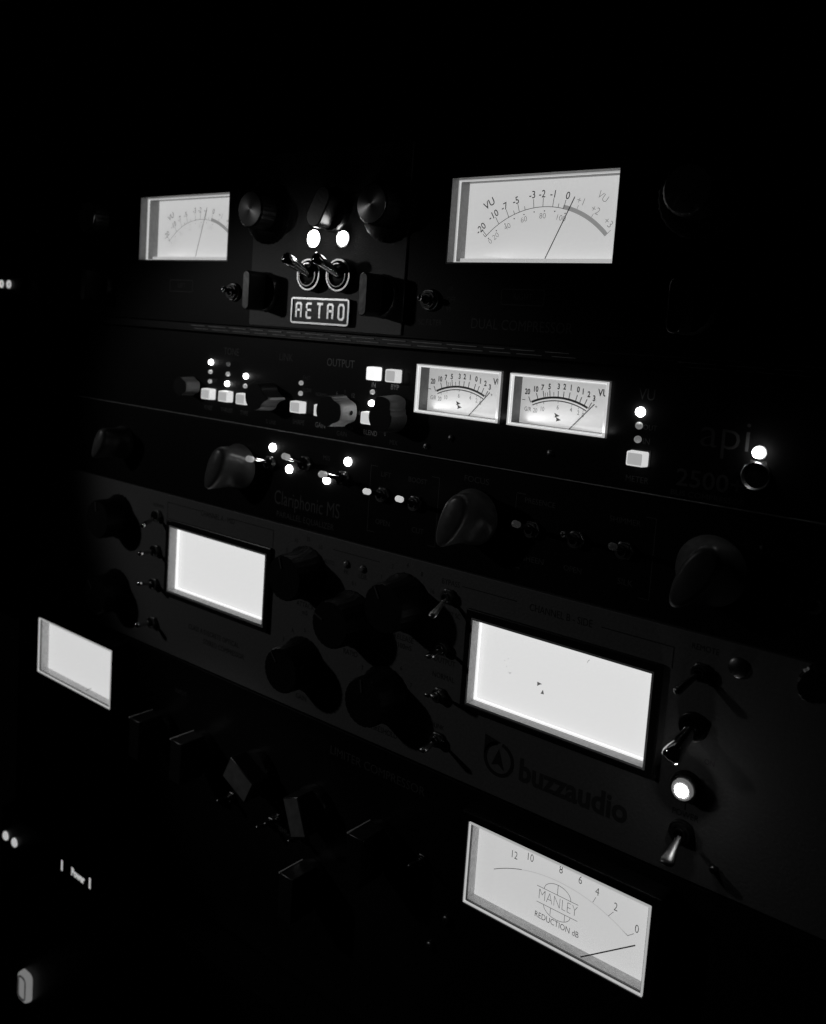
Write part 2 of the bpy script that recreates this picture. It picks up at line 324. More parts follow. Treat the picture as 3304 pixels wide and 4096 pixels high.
# strip along the foot of the unit; its light dashes are painted-in reflections
bm = B(); box(bm, -241, 241, .2, 4.3, -3, -.6); t = obj('foot_strip', bm, 'black_bezel', u, bevel=.2)
bm = B(); x = -95
while x < 214:
    if 128 < x < 172: x = 172
    L = random.uniform(9, 16); box(bm, x, x + L, 3.0, 3.3, -.58, -.1); obj('reflection_dash', bm, 'glint_metal', t); bm = B(); box(bm, x + 3, x + 3 + L, 1.5, 1.75, -.58, -.15); obj('reflection_dash', bm, 'glint_metal', t); bm = B()
    x += L + random.uniform(2.5, 5)
bm.free()
def retro_meter(mx, shift, pale, piv, tip, dial, ink, ink2):
    o = meter(u, mx[0], mx[1], mx[2], mx[3], 0, 4.6, 12, dial, inner='liner_grey')
    dd = -12
    cx, cz, R = 106.57 + shift, 21.82, 37.78
    def an(x, z): return math.degrees(math.atan2(z - cz, x - 106.57))
    tk = dict(a20=(80.2, 48.6), a10=(85.7, 53.4), a7=(90.2, 56.0), a5=(95.1, 57.9), a3=(101.7, 59.4), a2=(105.8, 59.5), a1=(110.2, 59.4), a0=(115.1, 58.5), p1=(120.4, 56.8), p2=(126.8, 54.0), p3=(131.6, 49.4))
    A = {k: an(*v) for k, v in tk.items()}
    bm = B(); stroke(bm, arc(cx, cz, R, A['a20'] + 1, A['a0'], 30), .22, dd)
    def tick(a, L, w=.2, r0=R): stroke(bm, [(cx + r0 * math.cos(math.radians(a)), cz + r0 * math.sin(math.radians(a))), (cx + (r0 + L) * math.cos(math.radians(a)), cz + (r0 + L) * math.sin(math.radians(a)))], w, dd)
    for k in ('a20', 'a10', 'a7', 'a5', 'a3', 'a2', 'a1', 'a0'): tick(A[k], 3.4)
    for a in ((A['a7'] * .45 + A['a5'] * .55), (A['a5'] * .6 + A['a3'] * .4), (A['a1'] + A['a0']) / 2, A['a20'] + 1.2): tick(a, 1.6)
    for s, x, z, r in (('-20', 77.1, 51.6, 42), ('-10', 82.8, 56.9, 32), ('-7', 87.8, 60.1, 24), ('-5', 93.1, 62.3, 16), ('-3', 100.6, 64.3, 5), ('-2', 105.1, 64.5, 0), ('-1', 110.2, 64.3, -5), ('0', 116.6, 63.4, -12), ('VU', 80.4, 61.6, 32)):
        text(bm, s, x + shift, z, 3.0 if s != 'VU' else 3.3, dd, rot=r, sx=.92, bold=.004)
    for i in range(9):
        a = A['a20'] + (A['a0'] - A['a20'] - 2) * i / 8; rr = R - 1.6
        q = (cx + rr * math.cos(math.radians(a)), cz + rr * math.sin(math.radians(a))); prism(bm, arc(q[0], q[1], .27, 0, 315, 7), dd, dd + .05)
    obj('scale_markings', bm, ink, o)
    bm = B()
    for s, x, z, r in (('0', 82.2, 46.3, 42), ('20', 84.7, 48.4, 38), ('40', 90.0, 52.1, 28), ('60', 97.5, 54.8, 14), ('80', 106.0, 56.0, 0), ('100', 114.2, 55.0, -12)):
        text(bm, s, x + shift, z, 2.3, dd, rot=r, bold=-.012)
    obj('lower_numbers', bm, 'print_mid' if ink == 'print_black' else 'print_pale', o)
    bm = B(); stroke(bm, arc(cx, cz, R + .6, A['a0'] + .5, A['p3'] - 4, 20), 1.7, dd, .04)
    for k in ('p1', 'p2', 'p3'): tick(A[k] - (4 if k == 'p3' else 0), 3, .25)
    for s, x, z, r in (('+1', 122.5, 61.1, -20), ('+2', 128.9, 57.6, -30), ('+3', 134.7, 52.8, -42), ('VU', 131.6, 62.4, -35)):
        text(bm, s, x + shift, z, 2.9, dd, rot=r, sx=.95)
    obj('overload_markings', bm, ink2, o)
    bm = B(); stroke(bm, [piv, tip], .32, dd + 1.2, .15); obj('needle', bm, 'print_black' if ink == 'print_black' else 'print_mid', o)
    bm = B(); box(bm, mx[0] + .3, mx[1] - .3, mx[2] + .26, mx[2] + 2.4, dd + .1, dd + 3.2); obj('movement_cover', bm, 'rim', o)
    lamp('meter_bulb', ((mx[0] + mx[1]) / 2 - 4, 6.5, mx[2] + 3.4), ((mx[0] + mx[1]) / 2 - 2, 13, mx[3] - 10), .06, .00022, .004)
    return o
retro_meter(RM, 0, 0, (109.4, 39.3), (120.4, 62.8), 'dial_soft', 'print_black', 'print_grey')
retro_meter(LM, -211.8, 1, (-107.2, 39.5), (-99.4, 64.6), 'dial_soft', 'print_mid', 'print_grey')
disc_knob(u, 38, 59.5, 15, 7.9, 13); disc_knob(u, -38, 59.5, 15, 7.9, 13, cap='alu_shaded')
disc_knob(u, 175, 59.5, 15, 7.9, 13); disc_knob(u, -175, 59.5, 15, 7.9, 13)
bar_knob(u, 5.5, 59.5, 10, 19, 9.5, 12, 62, front=None, m='plastic')
for x in (37, -37, 175, -175): bar_knob(u, x, 21.8, 9.5, 18.5, 5.2, 14, 90)
for x in (-6.4, 12.0):
    o = led(u, x, 46.8, 3.2, 'led_on', 2.4, collar=False)
    bm = B(); ring(bm, x, 46.8, 3.25, 4.0, .92, 1.6); obj('collar', bm, 'chrome', o, smooth=40)
for x, tx in ((-5.2, -9.2), (13.4, 9.6)):
    bm = B(); lathe(bm, x, 30.2, [(7.6, .9), (7.6, 4.2), (7.0, 4.6)], 48); o = obj('toggle_switch', bm, 'black_bezel', u, smooth=40)
    bm = B(); ring(bm, x, 30.2, 6.5, 7.2, 4.6, 5.1); obj('bezel_ring', bm, 'satin_metal', o, smooth=40)
    bm = B(); ring(bm, x, 30.2, 4.9, 5.35, 4.4, 5.9); obj('bushing', bm, 'chrome', o, smooth=40)
    a = Vector((x, 30.4, 4)); b = Vector((tx, 37.3, 17))
    bm = B(); tube(bm, [tuple(a.lerp(b, t)) for t in (0, .3, .7, .9, .97, 1.0, 1.01)], [2.0, 2.1, 2.5, 2.75, 2.4, 1.5, .5], 24); obj('lever', bm, 'chrome', o, smooth=50)
toggle(u, 62.7, 21.0, 4.6, 3, (62.3, 21.6, 8), 1.0, 1.35); toggle(u, -61.5, 21.2, 4.6, 3, (-60.5, 22.2, 9), 1.0, 1.35)
# badge
bm = B(); prism(bm, rrect(-16.9, 19.9, 7.8, 19.8, 1.3), .9, 2.9); o = obj('name_badge', bm, 'black_bezel', u, bevel=.15)
bm = B(); stroke(bm, rrect(-16.5, 19.5, 8.2, 19.4, 1.1), .85, 2.9, .5, closed=True); obj('badge_frame', bm, 'badge_white', o)
def retro_letter(bm, ch, x, z, w, h):
    T = 1.05
    l, r, t, b, m = x - w / 2, x + w / 2, z + h / 2, z - h / 2, z + h * .03
    S = {'R': [[(l, b), (l, m - .1)], [(l, m), (r, m)], [(l + .15, m), (l, m + .7), (l, t - .6), (l + .6, t), (r - .6, t), (r, t - .6), (r, m + .7), (r - .15, m)], [(r, m - .1), (r, b)]],
         'E': [[(r, t), (l + .6, t), (l, t - .6), (l, m + .8)], [(l + .3, m + .15), (r - .1, m + .15)], [(l, m - .5), (l, b + .6), (l + .6, b), (r, b)]],
         'T': [[(l - .1, t), (r + .4, t)], [(x, t - .5), (x, b)]],
         'O': [[(l + .7, b), (l, b + .9), (l, t - .9), (l + .7, t), (r - .7, t), (r, t - .9), (r, b + .9), (r - .7, b), (l + .7, b)]]}
    for st in S[ch]: stroke(bm, st, T if ch != 'T' else 1.1, 2.95, .25)
bm = B()
for i, ch in enumerate('RETRO'): retro_letter(bm, ch, -11.9 + i * 6.75, 13.9, 3.1, 6.5)
obj('badge_letters', bm, 'badge_white', o)
bm = Words()
for s, x, z, h in (('POWER', -7.4, 41.2, 2.6), ('LINK', 11.6, 41.2, 2.6), ('X10', 3.5, 75, 2.0)): text(bm, s, x, z, h, .92, sx=.72)
text(bm, '0', -3.5, 52.3, 1.8, .92); text(bm, '22', 9.6, 52.6, 1.8, .92)
obj('plate_lettering', bm, 'white_ink', u)
bm = Words()
for s, x, z, h, k in (('HP', 72.5, 25.6, 2.2, .8), ('OFF', 73.3, 21.4, 2.4, .8), ('90', 72.3, 17.4, 2.2, .8), ('SC FILTER', 63.1, 11.7, 2.6, .8), ('DUAL COMPRESSOR', 107, 12.2, 4.3, .86), ('RIGHT', 107.4, 23.5, 2.4, .9), ('MODEL', 146, 11.5, 2.4, .8), ('LEFT', -104, 23.5, 2.4, .9)):
    text(bm, s, x, z, h, .02, sx=k)
stroke(bm, rrect(97.6, 116.9, 20.4, 26.4, .8), .4, .02, closed=True); stroke(bm, rrect(-113.9, -94.6, 20.4, 26.4, .8), .4, .02, closed=True)
obj('lettering', bm, 'dim_ink', u)
for x in (-233, 233):
    for z in (12, 78): screw(u, x, z)

# ================================================================== UNIT 2 : bus compressor
u = thing('bus_compressor', 'second unit: thin black compressor with square white keys, rows of lights and two small meters', 'bus compressor', 0, -44.45)
A1 = (59.9, 100.6, -25.7, -6.5); A2 = (106.4, 147.2, -25.7, -6.5)
bm = B(); holed(bm, -241, 241, -43.9, -.5, [(m[0] - .82, m[1] + .82, m[2] - .82, m[3] + .82) for m in (A1, A2)], -3, 0); obj('front_panel', bm, 'black_satin', u, bevel=.3)
chassis(u, -44.45, 0)
bm = B(); box(bm, -241, 241, -44.4, -43.95, -3, .3); obj('lower_edge_highlight', bm, 'glint_metal', u, bevel=.12)  # bevel highlight put into a lighter strip
def api_meter(mx, sh):
    o = meter(u, mx[0], mx[1], mx[2], mx[3], 2.2, 1.0, 8.2, 'dial_api', wall='rim_api', inner='liner_dark', rim='rim_api', lipw=.55, t0=.55, name='small_level_meter')
    dd = -6; cx, cz, R = 123.98 + sh, -42.9, 28.81
    def q(r, a): return (cx + r * math.cos(math.radians(a)), cz + r * math.sin(math.radians(a)))
    a0 = math.degrees(math.atan2(-16.9 + 42.9, 111.6 - 123.98)); a1 = math.degrees(math.atan2(-16.8 + 42.9, 136.1 - 123.98))
    bm = B(); stroke(bm, arc(cx, cz, R, a0, a1, 30), .8, dd, .05); stroke(bm, arc(cx, cz, R - 1.25, a0, a1, 30), .36, dd, .05)
    T = [('20', 109.4, -13.2, 110.1, -14.9), ('10', 113.0, -11.9, 113.5, -13.2), ('7', 116.0, -11.0, 116.4, -12.1), ('5', 119.1, -10.4, 119.3, -11.6), ('3', 123.1, -10.0, 123.1, -11.5), ('2', 125.7, -9.9, 125.6, -11.5), ('1', 128.5, -10.0, 128.2, -11.6), ('0', 131.6, -10.4, 131.4, -12.2), ('1', 133.7, -11.0, 133.3, -12.9), ('2', 136.2, -11.8, 135.6, -13.5), ('3', 138.5, -13.1, 137.6, -14.6)]
    ins = [97.5, 95.2, 92.9]
    for s, x, z, tx, tz in T:
        text(bm, s, x + sh, z + .15, 2.2, dd, sx=.78, bold=.03)
        a = math.atan2(tz - cz, tx + sh - cx); stroke(bm, [q(R, math.degrees(a)), (tx + sh, tz)], .28, dd, .05)
    for x in (117.4, 118.4, 121.2):
        a = math.degrees(math.atan2(-12.6 - cz, x + sh - cx)); stroke(bm, [q(R, a), q(R + 2.1, a)], .18, dd, .05)
    text(bm, 'VU', 142.0 + sh, -10.6, 2.7, dd, sx=.85, bold=.02); stroke(bm, [(107.3 + sh, -16.3), (108.6 + sh, -16.3)], .25, dd); text(bm, '+', 139.6 + sh, -16.0, 1.4, dd)
    for x, z, k in ((123.0, -21.0, 1), (123.7, -22.5, 1)):
        prism(bm, [(x - .9 + sh, z + .95), (x + 1.5 + sh, z - .05), (x - .6 + sh, z - .85), (x - .35 + sh, z)], dd, dd + .05)
    obj('scale_markings', bm, 'print_black', o)
    bm = B()
    for s, x, z in (('G/R', 110.1, -19.9), ('20', 113.5, -20.1), ('10', 116.6, -19.2), ('6', 123.4, -17.9), ('4', 129.2, -18.2), ('2', 132.4, -19.0), ('0', 134.4, -19.7)):
        text(bm, s, x + sh, z, 1.8, dd, sx=.8, bold=.01)
    for x in (113.6, 117, 123.4, 129.4, 132.6, 135): 
        a = math.degrees(math.atan2(-16.5 - cz, x + sh - cx)); stroke(bm, [q(R - 1.2, a), q(R - 2.2, a)], .18, dd, .05)
    obj('gain_scale', bm, 'print_mid', o)
    bm = B(); stroke(bm, [(129.2 + sh, -26), (139.3 + sh, -15.0)], .34, dd + .9, .12); obj('needle', bm, 'print_black', o)
    lamp('meter_bulb', ((mx[0] + mx[1]) / 2 + 3, 0.4, mx[2] + 1.8), ((mx[0] + mx[1]) / 2 + 4, 6.0, mx[2] + 13), .040, .0012, .003)
    return o
api_meter(A1, -47.0); api_meter(A2, 0)
for x, z, k in ((-77.7, -15, 'led_on'), (-77.7, -20, 'led_off'), (-77.7, -24.9, 'led_off'), (-64, -15, 'led_dark'), (-64, -20, 'led_off'), (-64.3, -25, 'led_on'), (-50.4, -20, 'led_on'), (-50.5, -24.9, 'led_off'),
                (-11.4, -20, 'led_off'), (-11.4, -24.9, 'led_off'), (33.2, -20.1, 'led_off'), (33.0, -25.1, 'led_on'), (159.8, -15.5, 'led_on'), (159.8, -20.4, 'led_dim'), (159.8, -25.3, 'led_dim')):
    r = (1.35 if k == 'led_on' else 1.1) if x < 100 else (1.75 if k == 'led_on' else 1.3)
    led(u, x + (1.1 if x < 100 else .5), z, r, {'led_dim': 'led_grey'}.get(k, k), 1.5, collar=False)
def key(x, z, w, h, m, d=4.2, label=None):
    side, face = m
    bm = B(); prism(bm, rrect(x - w / 2, x + w / 2, z - h / 2, z + h / 2, .6, 3), .3, d, .95); o = obj('key', bm, side, u, bevel=.3)
    bm = B(); prism(bm, rrect(x - w / 2 + .75, x + w / 2 - .75, z - h / 2 + .6, z + h / 2 - .6, .5, 3), d + .01, d + .1); obj('key_face', bm, face, o)
    bm = B(); box(bm, x - w / 2 - .5, x + w / 2 + .5, z - h / 2 - .5, z + h / 2 + .5, .02, .28); obj('key_frame', bm, 'black_bezel', o)
    return o
K, KM, KL = ('key_cap', 'key_face'), ('key_cap', 'key_face_mid'), ('key_cap_lit', 'key_cap_lit')
for x in (-75.4, -61.8, -48.4, -9.8): key(x, -31.3, 7.3, 5.6, K)
key(6.0, -31.3, 7.3, 5.6, KM); key(34.9, -31.6, 7.3, 5.6, KM)
key(36.0, -11.9, 6.0, 6.0, KL); key(47.1, -12.0, 6.4, 5.7, K); key(161.6, -32.0, 7.0, 5.4, K)
def wing_knob(x, z, ang, h=10.5, r=7.0, lobe=10.2, m='knob_matt', lw=42, line=False, hole=False):
    pts = []
    for k in range(48):
        a = 2 * PI * k / 48; da = (math.degrees(a) - ang + 180) % 360 - 180
        rr = r
        if abs(da) < lw: rr = min(lobe, r + (lobe - r) * min(1, (lw - abs(da)) / 16))
        if abs(abs(da) - lw - 18) < 8: rr = r * .93
        pts.append((x + rr * math.cos(a), z + rr * math.sin(a)))
    bm = B(); prism(bm, pts, .4, h, .94, (x, z)); o = obj('knob', bm, m, u, smooth=20, bevel=.25)
    bm = B(); prism(bm, [(x + (px - x) * .93, z + (pz - z) * .93) for px, pz in pts], h + .01, h + .3); obj('knob_cap', bm, 'knob_matt', o)
    if line:
        bm = B(); box(bm, x + lobe - .9, x + lobe + .25, z - .55, z + .55, .5, h - .2); obj('pointer_or_glint_line', bm, 'pointer_glint_white', o)
    if hole:
        bm = B(); tube(bm, [(x + lobe - .9, z, 4.2), (x + lobe + .12, z, 4.2)], [1.05, 1.05], 20); obj('grub_screw', bm, 'chrome', o)
    return o
wing_knob(-31, -28.4, 0, line=True, m='knob_side_half_lit', lw=17, r=6.8); wing_knob(17.3, -30.2, 0, m='knob_side_lit', hole=True, lobe=8.6, r=7.2); wing_knob(48.2, -29.5, 82, m='knob_side_half_lit', r=6.7, lobe=9.4); wing_knob(-90.5, -28.6, 0, m='knob_side_half_lit', r=5, lobe=6.0, h=9)
bm = Words()
for s, x, z, h, k in (('IN', 34.4, -17.2, 2.2, .85), ('BYP', 46.5, -17.0, 2.4, .85), ('GAIN', 3.3, -38.6, 2.5, .8)): text(bm, s, x, z, h, .02, sx=k, bold=.008)
for s, x, z, h, k in (('OUTPUT', 13.7, -9.1, 3.7, .86), ('BLEND', 34.1, -38.4, 2.3, .85), ('40', 42.8, -23.2, 2.0, .8), ('0', 42.7, -37.9, 1.8, .8), ('12', 22.5, -22.9, 2.0, .8), ('0', 12.6, -37.5, 2.0, .8), ('+18', 25.9, -30.3, 1.9, .8), ('6', 12.7, -22.9, 2.0, .8)): text(bm, s, x, z, h, .02, sx=k)
obj('bright_lettering', bm, 'white_ink', u)
bm = Words()
for s, x, z, h, k in (('TONE', -61.5, -8.8, 3.7, .86), ('LINK', -21.9, -8.9, 3.7, .86), ('KNEE', -77.5, -38.7, 2.3, .85), ('THRUST', -63.0, -38.6, 2.3, .8), ('TYPE', -49.8, -38.6, 2.3, .85), ('SHAPE', -11.1, -38.8, 2.4, .85), ('GAIN', 17.1, -40.9, 2.3, .85), ('MIX', 47.8, -41.0, 2.3, .85),
                     ('60', 53.4, -23.1, 2.0, .8), ('9', 17.5, -21.7, 2.0, .8), ('+24', 22.2, -37.8, 1.9, .8), ('FAST', -7.3, -17.4, 2.0, .8), ('SLOW', -6.6, -23.2, 2.0, .8), ('X', 35.6, -20.4, 2.0, .8), ('SOFT', -73.6, -24.4, 2.0, .7), ('LOUD', -59.6, -24.4, 2.0, .7), ('% LINK', -30, -40.9, 2.2, .8),
                     ('IN', 163.4, -25.8, 2.3, .9), ('OUT', 164.3, -20.8, 2.0, .9), ('VU', 162.1, -9.3, 4.2, .85), ('METER', 161.2, -39.8, 2.3, .95), ('NORMAL', 3, -24.4, 1.7, .8), ('POWER', 203.0, -27.6, 1.3, .9)): text(bm, s, x, z, h, .02, sx=k)
obj('lettering', bm, 'dim_ink', u)
bm = B(); text(bm, 'api', 191.3, -20.2, 11, .02, sx=1.05, bold=-.01); text(bm, '2500+', 187.5, -36.7, 6.2, .02, sx=1.1, bold=.01); text(bm, 'BUS COMPRESSOR', 187, -42.0, 2.0, .02, sx=1.15); obj('logo', bm, 'dim_ink', u)
led(u, 202.9, -24.3, 1.9, 'led_on', 3.0)
bm = B(); lathe(bm, 202.8, -32.2, [(4.8, .02), (4.8, 1.5), (4.55, 1.7), (3.8, .5)], 48); o = obj('power_switch', bm, 'satin_metal', u, smooth=40)
bm = B(); lathe(bm, 202.8, -32.2, [(3.75, .52), (3.75, .6), (3.5, .65)], 32); obj('button', bm, 'plastic', o, smooth=40)
for x, z in ((78.4, -35.1), (125.4, -35.1), (66, -40)): 
    bm = B(); lathe(bm, x, z, [(1.3, .02), (1.3, .7), (.8, 1.1)], 20); obj('cover_screw', bm, 'dark_metal', u, smooth=40)
for x in (-233, 233): screw(u, x, -22)

# ================================================================== UNIT 3 : parallel equaliser
u = thing('parallel_equalizer', 'third unit: black equalizer with big grey flared knobs and glowing tipped toggle switches', 'equalizer', 0, -88.9)
bm = B(); box(bm, -241, 241, -88.5, -44.9, -3, 0); obj('front_panel', bm, 'black_satin', u, bevel=.3); chassis(u, -88.9, -44.45)
def flared_knob(x, z, ang, s=1.0):
    bm = B(); n = 48; prof = [(0, 12.2, 12.2, 0), (1.5, 12.6, 12.6, 0), (3, 12.2, 12.0, 0), (5, 12.0, 9.8, .3), (8, 12.6, 7.2, .6), (12, 13.2, 6.0, .8), (15.5, 13.2, 5.8, .8), (17.2, 12.4, 5.2, .8), (17.9, 10.8, 3.8, .7)]
    rings = []; c, sn = math.cos(math.radians(ang)), math.sin(math.radians(ang))
    for d, a, b, k in prof:
        r = []
        for i in range(n):
            t = 2 * PI * i / n; px = a * math.copysign(abs(math.cos(t)) ** (1 - .12 * k), math.cos(t)) * s; pz = b * math.sin(t) * s
            pz *= (1 + .30 * k * math.cos(t)) 
            r.append(bm.verts.new(W(x + px * c - pz * sn, z + px * sn + pz * c, d + .3)))
        rings.append(r)
    for i in range(len(rings) - 1):
        for k in range(n): bm.faces.new((rings[i][k], rings[i][(k + 1) % n], rings[i + 1][(k + 1) % n], rings[i + 1][k]))
    bm.faces.new(rings[0]); bm.faces.new(rings[-1])
    o = obj('knob', bm, 'grey_plastic', u, smooth=60)
    bm = B(); px, pz = x - 12.5 * s * c, z - 12.5 * s * sn; prism(bm, arc(px, pz, .7, 0, 330, 11), 1.9, 2.1); obj('pointer_dot', bm, 'white_ink', o)
    return o
flared_knob(-50.5, -65.6, 63, .92); flared_knob(93.0, -65.5, 66, .92); flared_knob(191.5, -66.3, 60, .98); flared_knob(-150, -66, 60, .75)
for x, z, tx, tz, tm in ((-28.4, -60.6, -29.6, -57.8, 'tip_mid'), (-4.6, -57.4, -5.2, -53.2, 'tip_mid'), (20.1, -60.8, 18.8, -58.0, 'tip_mid'), (44.3, -64.5, 45.5, -61.4, 'tip_lit'), (62.6, -65.2, 63.5, -61.6, 'tip_lit'),
                         (120.4, -65.6, 120.6, -61.6, 'tip_faint'), (139.7, -65.8, 140.8, -61.5, None), (159.3, -66.0, 160.6, -62.2, 'tip_dim')):
    dk = tx > 30
    toggle(u, x, z, 3.7, 3, (tx, tz, 14), .8 if dk else 1.0, 1.15 if dk else 1.3, m='dark_metal' if dk else 'chrome', tipmat=tm)
for x, z in ((-27.4, -52.9), (-15.2, -61.8), (22.2, -52.9), (9.8, -63.2)): led(u, x, z, 2.0, 'led_on', 1.4, collar=False)
bm = Words()
for s, x, z, h, k in (('Clariphonic MS', -3, -77, 7.2, .72), ('PARALLEL EQUALIZER', -3.5, -84.8, 3.0, .95), ('LIFT', 44.8, -55.6, 2.3, 1), ('BOOST', 62.5, -55.5, 2.3, 1), ('OPEN', 44.7, -77.0, 2.4, 1), ('CUT', 64.3, -76.9, 2.4, 1), ('FOCUS', 92.5, -50.6, 2.6, 1.1),
                     ('PRESENCE', 122.6, -54.8, 2.2, 1), ('SHEEN', 121.7, -77.6, 2.4, 1), ('SHIMMER', 158.2, -55.5, 2.2, 1), ('SILK', 160.4, -77.7, 2.4, 1), ('OPEN', 139, -77.6, 2.2, 1), ('M/S', 8.5, -53.2, 2.2, 1)): text(bm, s, x, z, h, .02, sx=k)
for x0, x1 in ((36, 74), (112, 170)): 
    stroke(bm, [(x0 + 4, -52.5), (x0, -52.5), (x0, -82), (x0 + 4, -82)], .25, .02); stroke(bm, [(x1 - 4, -52.5), (x1, -52.5), (x1, -82), (x1 - 4, -82)], .25, .02)
obj('lettering', bm, 'dim_ink', u)
bm = B(); text(bm, 'ubk', 225, -70, 8.2, .02, sx=1.05); stroke(bm, [(221.2, -65.2), (226.6, -65.2)], .35, .02); obj('logo', bm, 'dim_ink', u)
led(u, 207, -55.2, .6, 'led_out', 1.0)
for x in (-233, 236): screw(u, x, -66)

# ================================================================== UNIT 4 : silver stereo compressor
u = thing('stereo_compressor', 'fourth unit: tall silver compressor with overexposed white meters, black knobs and buzzaudio name', 'stereo compressor', 0, -177.8)
B1 = (-103.2, -27.5, -141.5, -106.4); B2 = (97.0, 174.5, -142.4, -107.5)
bm = B(); holed(bm, -241, 241, -177.4, -89.3, [(m[0] - .82, m[1] + .82, m[2] - .82, m[3] + .82) for m in (B1, B2)], -3, 0); obj('front_panel', bm, 'silver_panel', u, bevel=.3); chassis(u, -177.8, -88.9)
for mx in (B1, B2):
    o = meter(u, mx[0], mx[1], mx[2], mx[3], 1.8, 5.2, 7.4, 'dial_hot', wall='bevel_grey', inner='rim', rim='rim_bright', lipw=.8, name='overexposed_meter')
    bm = B(); holed(bm, mx[0] - 3.4, mx[1] + 3.8, mx[2] - 3.4, mx[3] + 4.2, [(mx[0] - .82, mx[1] + .82, mx[2] - .82, mx[3] + .82)], .02, 1.8); obj('bezel', bm, 'black_bezel', o, bevel=.4)
    if mx is B2:
        bm = B(); dd = -5.6
        prism(bm, [(125.0, -127.0), (127.2, -127.4), (126.0, -128.0), (125.1, -128.8)], dd, dd + .05); prism(bm, [(126.9, -131.4), (128.4, -131.2), (127.8, -129.5)], dd, dd + .05)
        stroke(bm, [(111.6, -127.0), (112.1, -127.4), (112.7, -126.8)], .15, dd); stroke(bm, [(145.8, -113.3), (146.0, -112.6), (146.6, -111.9)], .15, dd)
        for x, z in ((109.2, -122.8), (110.8, -121.6), (110.3, -125.0)): prism(bm, arc(x, z, .13, 0, 300, 5), dd, dd + .05)
        obj('scale_markings', bm, 'print_mid', o)
def big_knob(x, z, r=11.2, h=15, ang=110):
    bm = B(); lathe(bm, x, z, [(13.2, .3), (13.2, 1.2), (12.0, 3.2), (r, 4.6), (r * .98, h - 1), (r * .93, h)], 72, 24, .035); o = obj('knob', bm, 'knob_matt', u, smooth=28)
    c, s = math.cos(math.radians(ang)), math.sin(math.radians(ang))
    bm = B(); stroke(bm, [(x + r * .4 * c, z + r * .4 * s), (x + r * .9 * c, z + r * .9 * s)], .8, h + .01, .5); obj('pointer_or_glint_line', bm, 'dim_ink', o)
    return o
for x, z, a in ((0, -109.5, 110), (30.3, -124, 160), (60.2, -109.2, 120), (1, -153.5, 130), (52.5, -153, 100), (-152, -109.5, 100), (-152, -153.5, 130)): big_knob(x, z, ang=a)
for x, z, tx, tz, fl in ((83.4, -101.0, 84.0, -107.4, .55), (82.8, -123.3, 84.2, -124.0, .55), (82.6, -144.0, 85.2, -139.8, .55), (83.3, -163.3, 84.4, -164.2, .55), (-116, -102.6, -113, -106.4, 1), (-116, -122, -114.5, -122, 1), (-116, -141, -114.4, -138.3, 1), (-116, -163, -115, -162, 1), (191.6, -102.1, 188.0, -107.2, 1)):
    toggle(u, x, z, 3.6, 3.2, (tx, tz, 13), 1.0, 2.0 if fl < 1 else 1.5, flat=fl, m=('satin_metal' if x > 0 else 'chrome') if x < 100 else 'dark_metal')
toggle(u, 190.9, -121.9, 5.2, 3.4, (188.6, -130.2, 14.5), 2.4, 3.5, m='chrome', nut='black_bezel')
o = toggle(u, 190.6, -160.8, 4.6, 3, (191.0, -167.2, 14), 1.2, 2.7, m='dark_metal', flat=.45, nut='black_bezel')
# jewel lamp
bm = B(); lathe(bm, 190.7, -143.6, [(5.4, .02), (5.4, 1.6), (4.9, 2.2)], 48); o = obj('jewel_lamp', bm, 'black_bezel', u, smooth=40)
bm = B(); ring(bm, 190.7, -143.6, 3.9, 4.6, 1.8, 4.2); obj('collar', bm, 'satin_metal', o, smooth=40)
bm = B(); lathe(bm, 190.7, -143.6, [(3.7, 2.2), (3.7, 5.0), (3.2, 5.6)], 36); l = obj('lens', bm, 'lens_grey', o, smooth=60)
bm = B(); lathe(bm, 190.9, -143.5, [(2.2, 5.62), (2.1, 6.3), (1.6, 6.8), (.6, 7.0)], 30); obj('bulb', bm, 'led_lamp', l, smooth=60)
for x, z, k in ((25.1, -99.7, 'led_out'), (35.1, -99.8, 'led_out')): led(u, x, z, 1.5, k, 1.5)
bm = Words()
for s, x, z, h, k in (('BYPASS', 83.6, -95.4, 2.5, .85), ('INT SC', 86, -108.6, 2.2, .85), ('OUTPUT', 83.3, -129.3, 2.5, .85), ('NORMAL', 83.3, -136.1, 2.4, .85), ('LINK', 83, -158, 2.2, .85), ('CHANNEL B - SIDE', 135.5, -96.3, 3.0, .8), ('CHANNEL A - MID', -66.3, -94.6, 3.0, .8),
                     ('PK', 25.1, -103.6, 2.3, .85), ('LDR', 35.1, -103.6, 2.3, .85), ('RATIO', 30.6, -140.2, 2.6, .85), ('RELEASE', 60.8, -125.2, 2.6, .85), ('x100mS', 60.8, -128.8, 2.4, .9), ('ATTACK', .3, -125.2, 2.6, .85), ('mS', .3, -128.8, 2.4, .9),
                     ('CLASS A DISCRETE OPTICAL', -65.5, -157.6, 2.8, .84), ('STEREO COMPRESSOR', -57, -162.6, 2.8, .84), ('GAIN', 1, -170.5, 2.6, .85), ('THRESHOLD', 52.5, -170.0, 2.6, .85), ('REMOTE', 192, -94, 2.2, .85), ('POWER', 191, -154.4, 2.4, .85), ('ON', 197.5, -133, 2.0, .85), ('NORMAL', -116, -97, 2.0, .85)):
    text(bm, s, x, z, h, .02, sx=k)
def dialmarks(x, z, items, R=16.3):
    for i, s in enumerate(items):
        if s is None: continue
        a = math.radians(150 - i * 120 / (len(items) - 1)); text(bm, s, x + R * math.cos(a), z + R * math.sin(a), 2.1, .02, sx=.85)
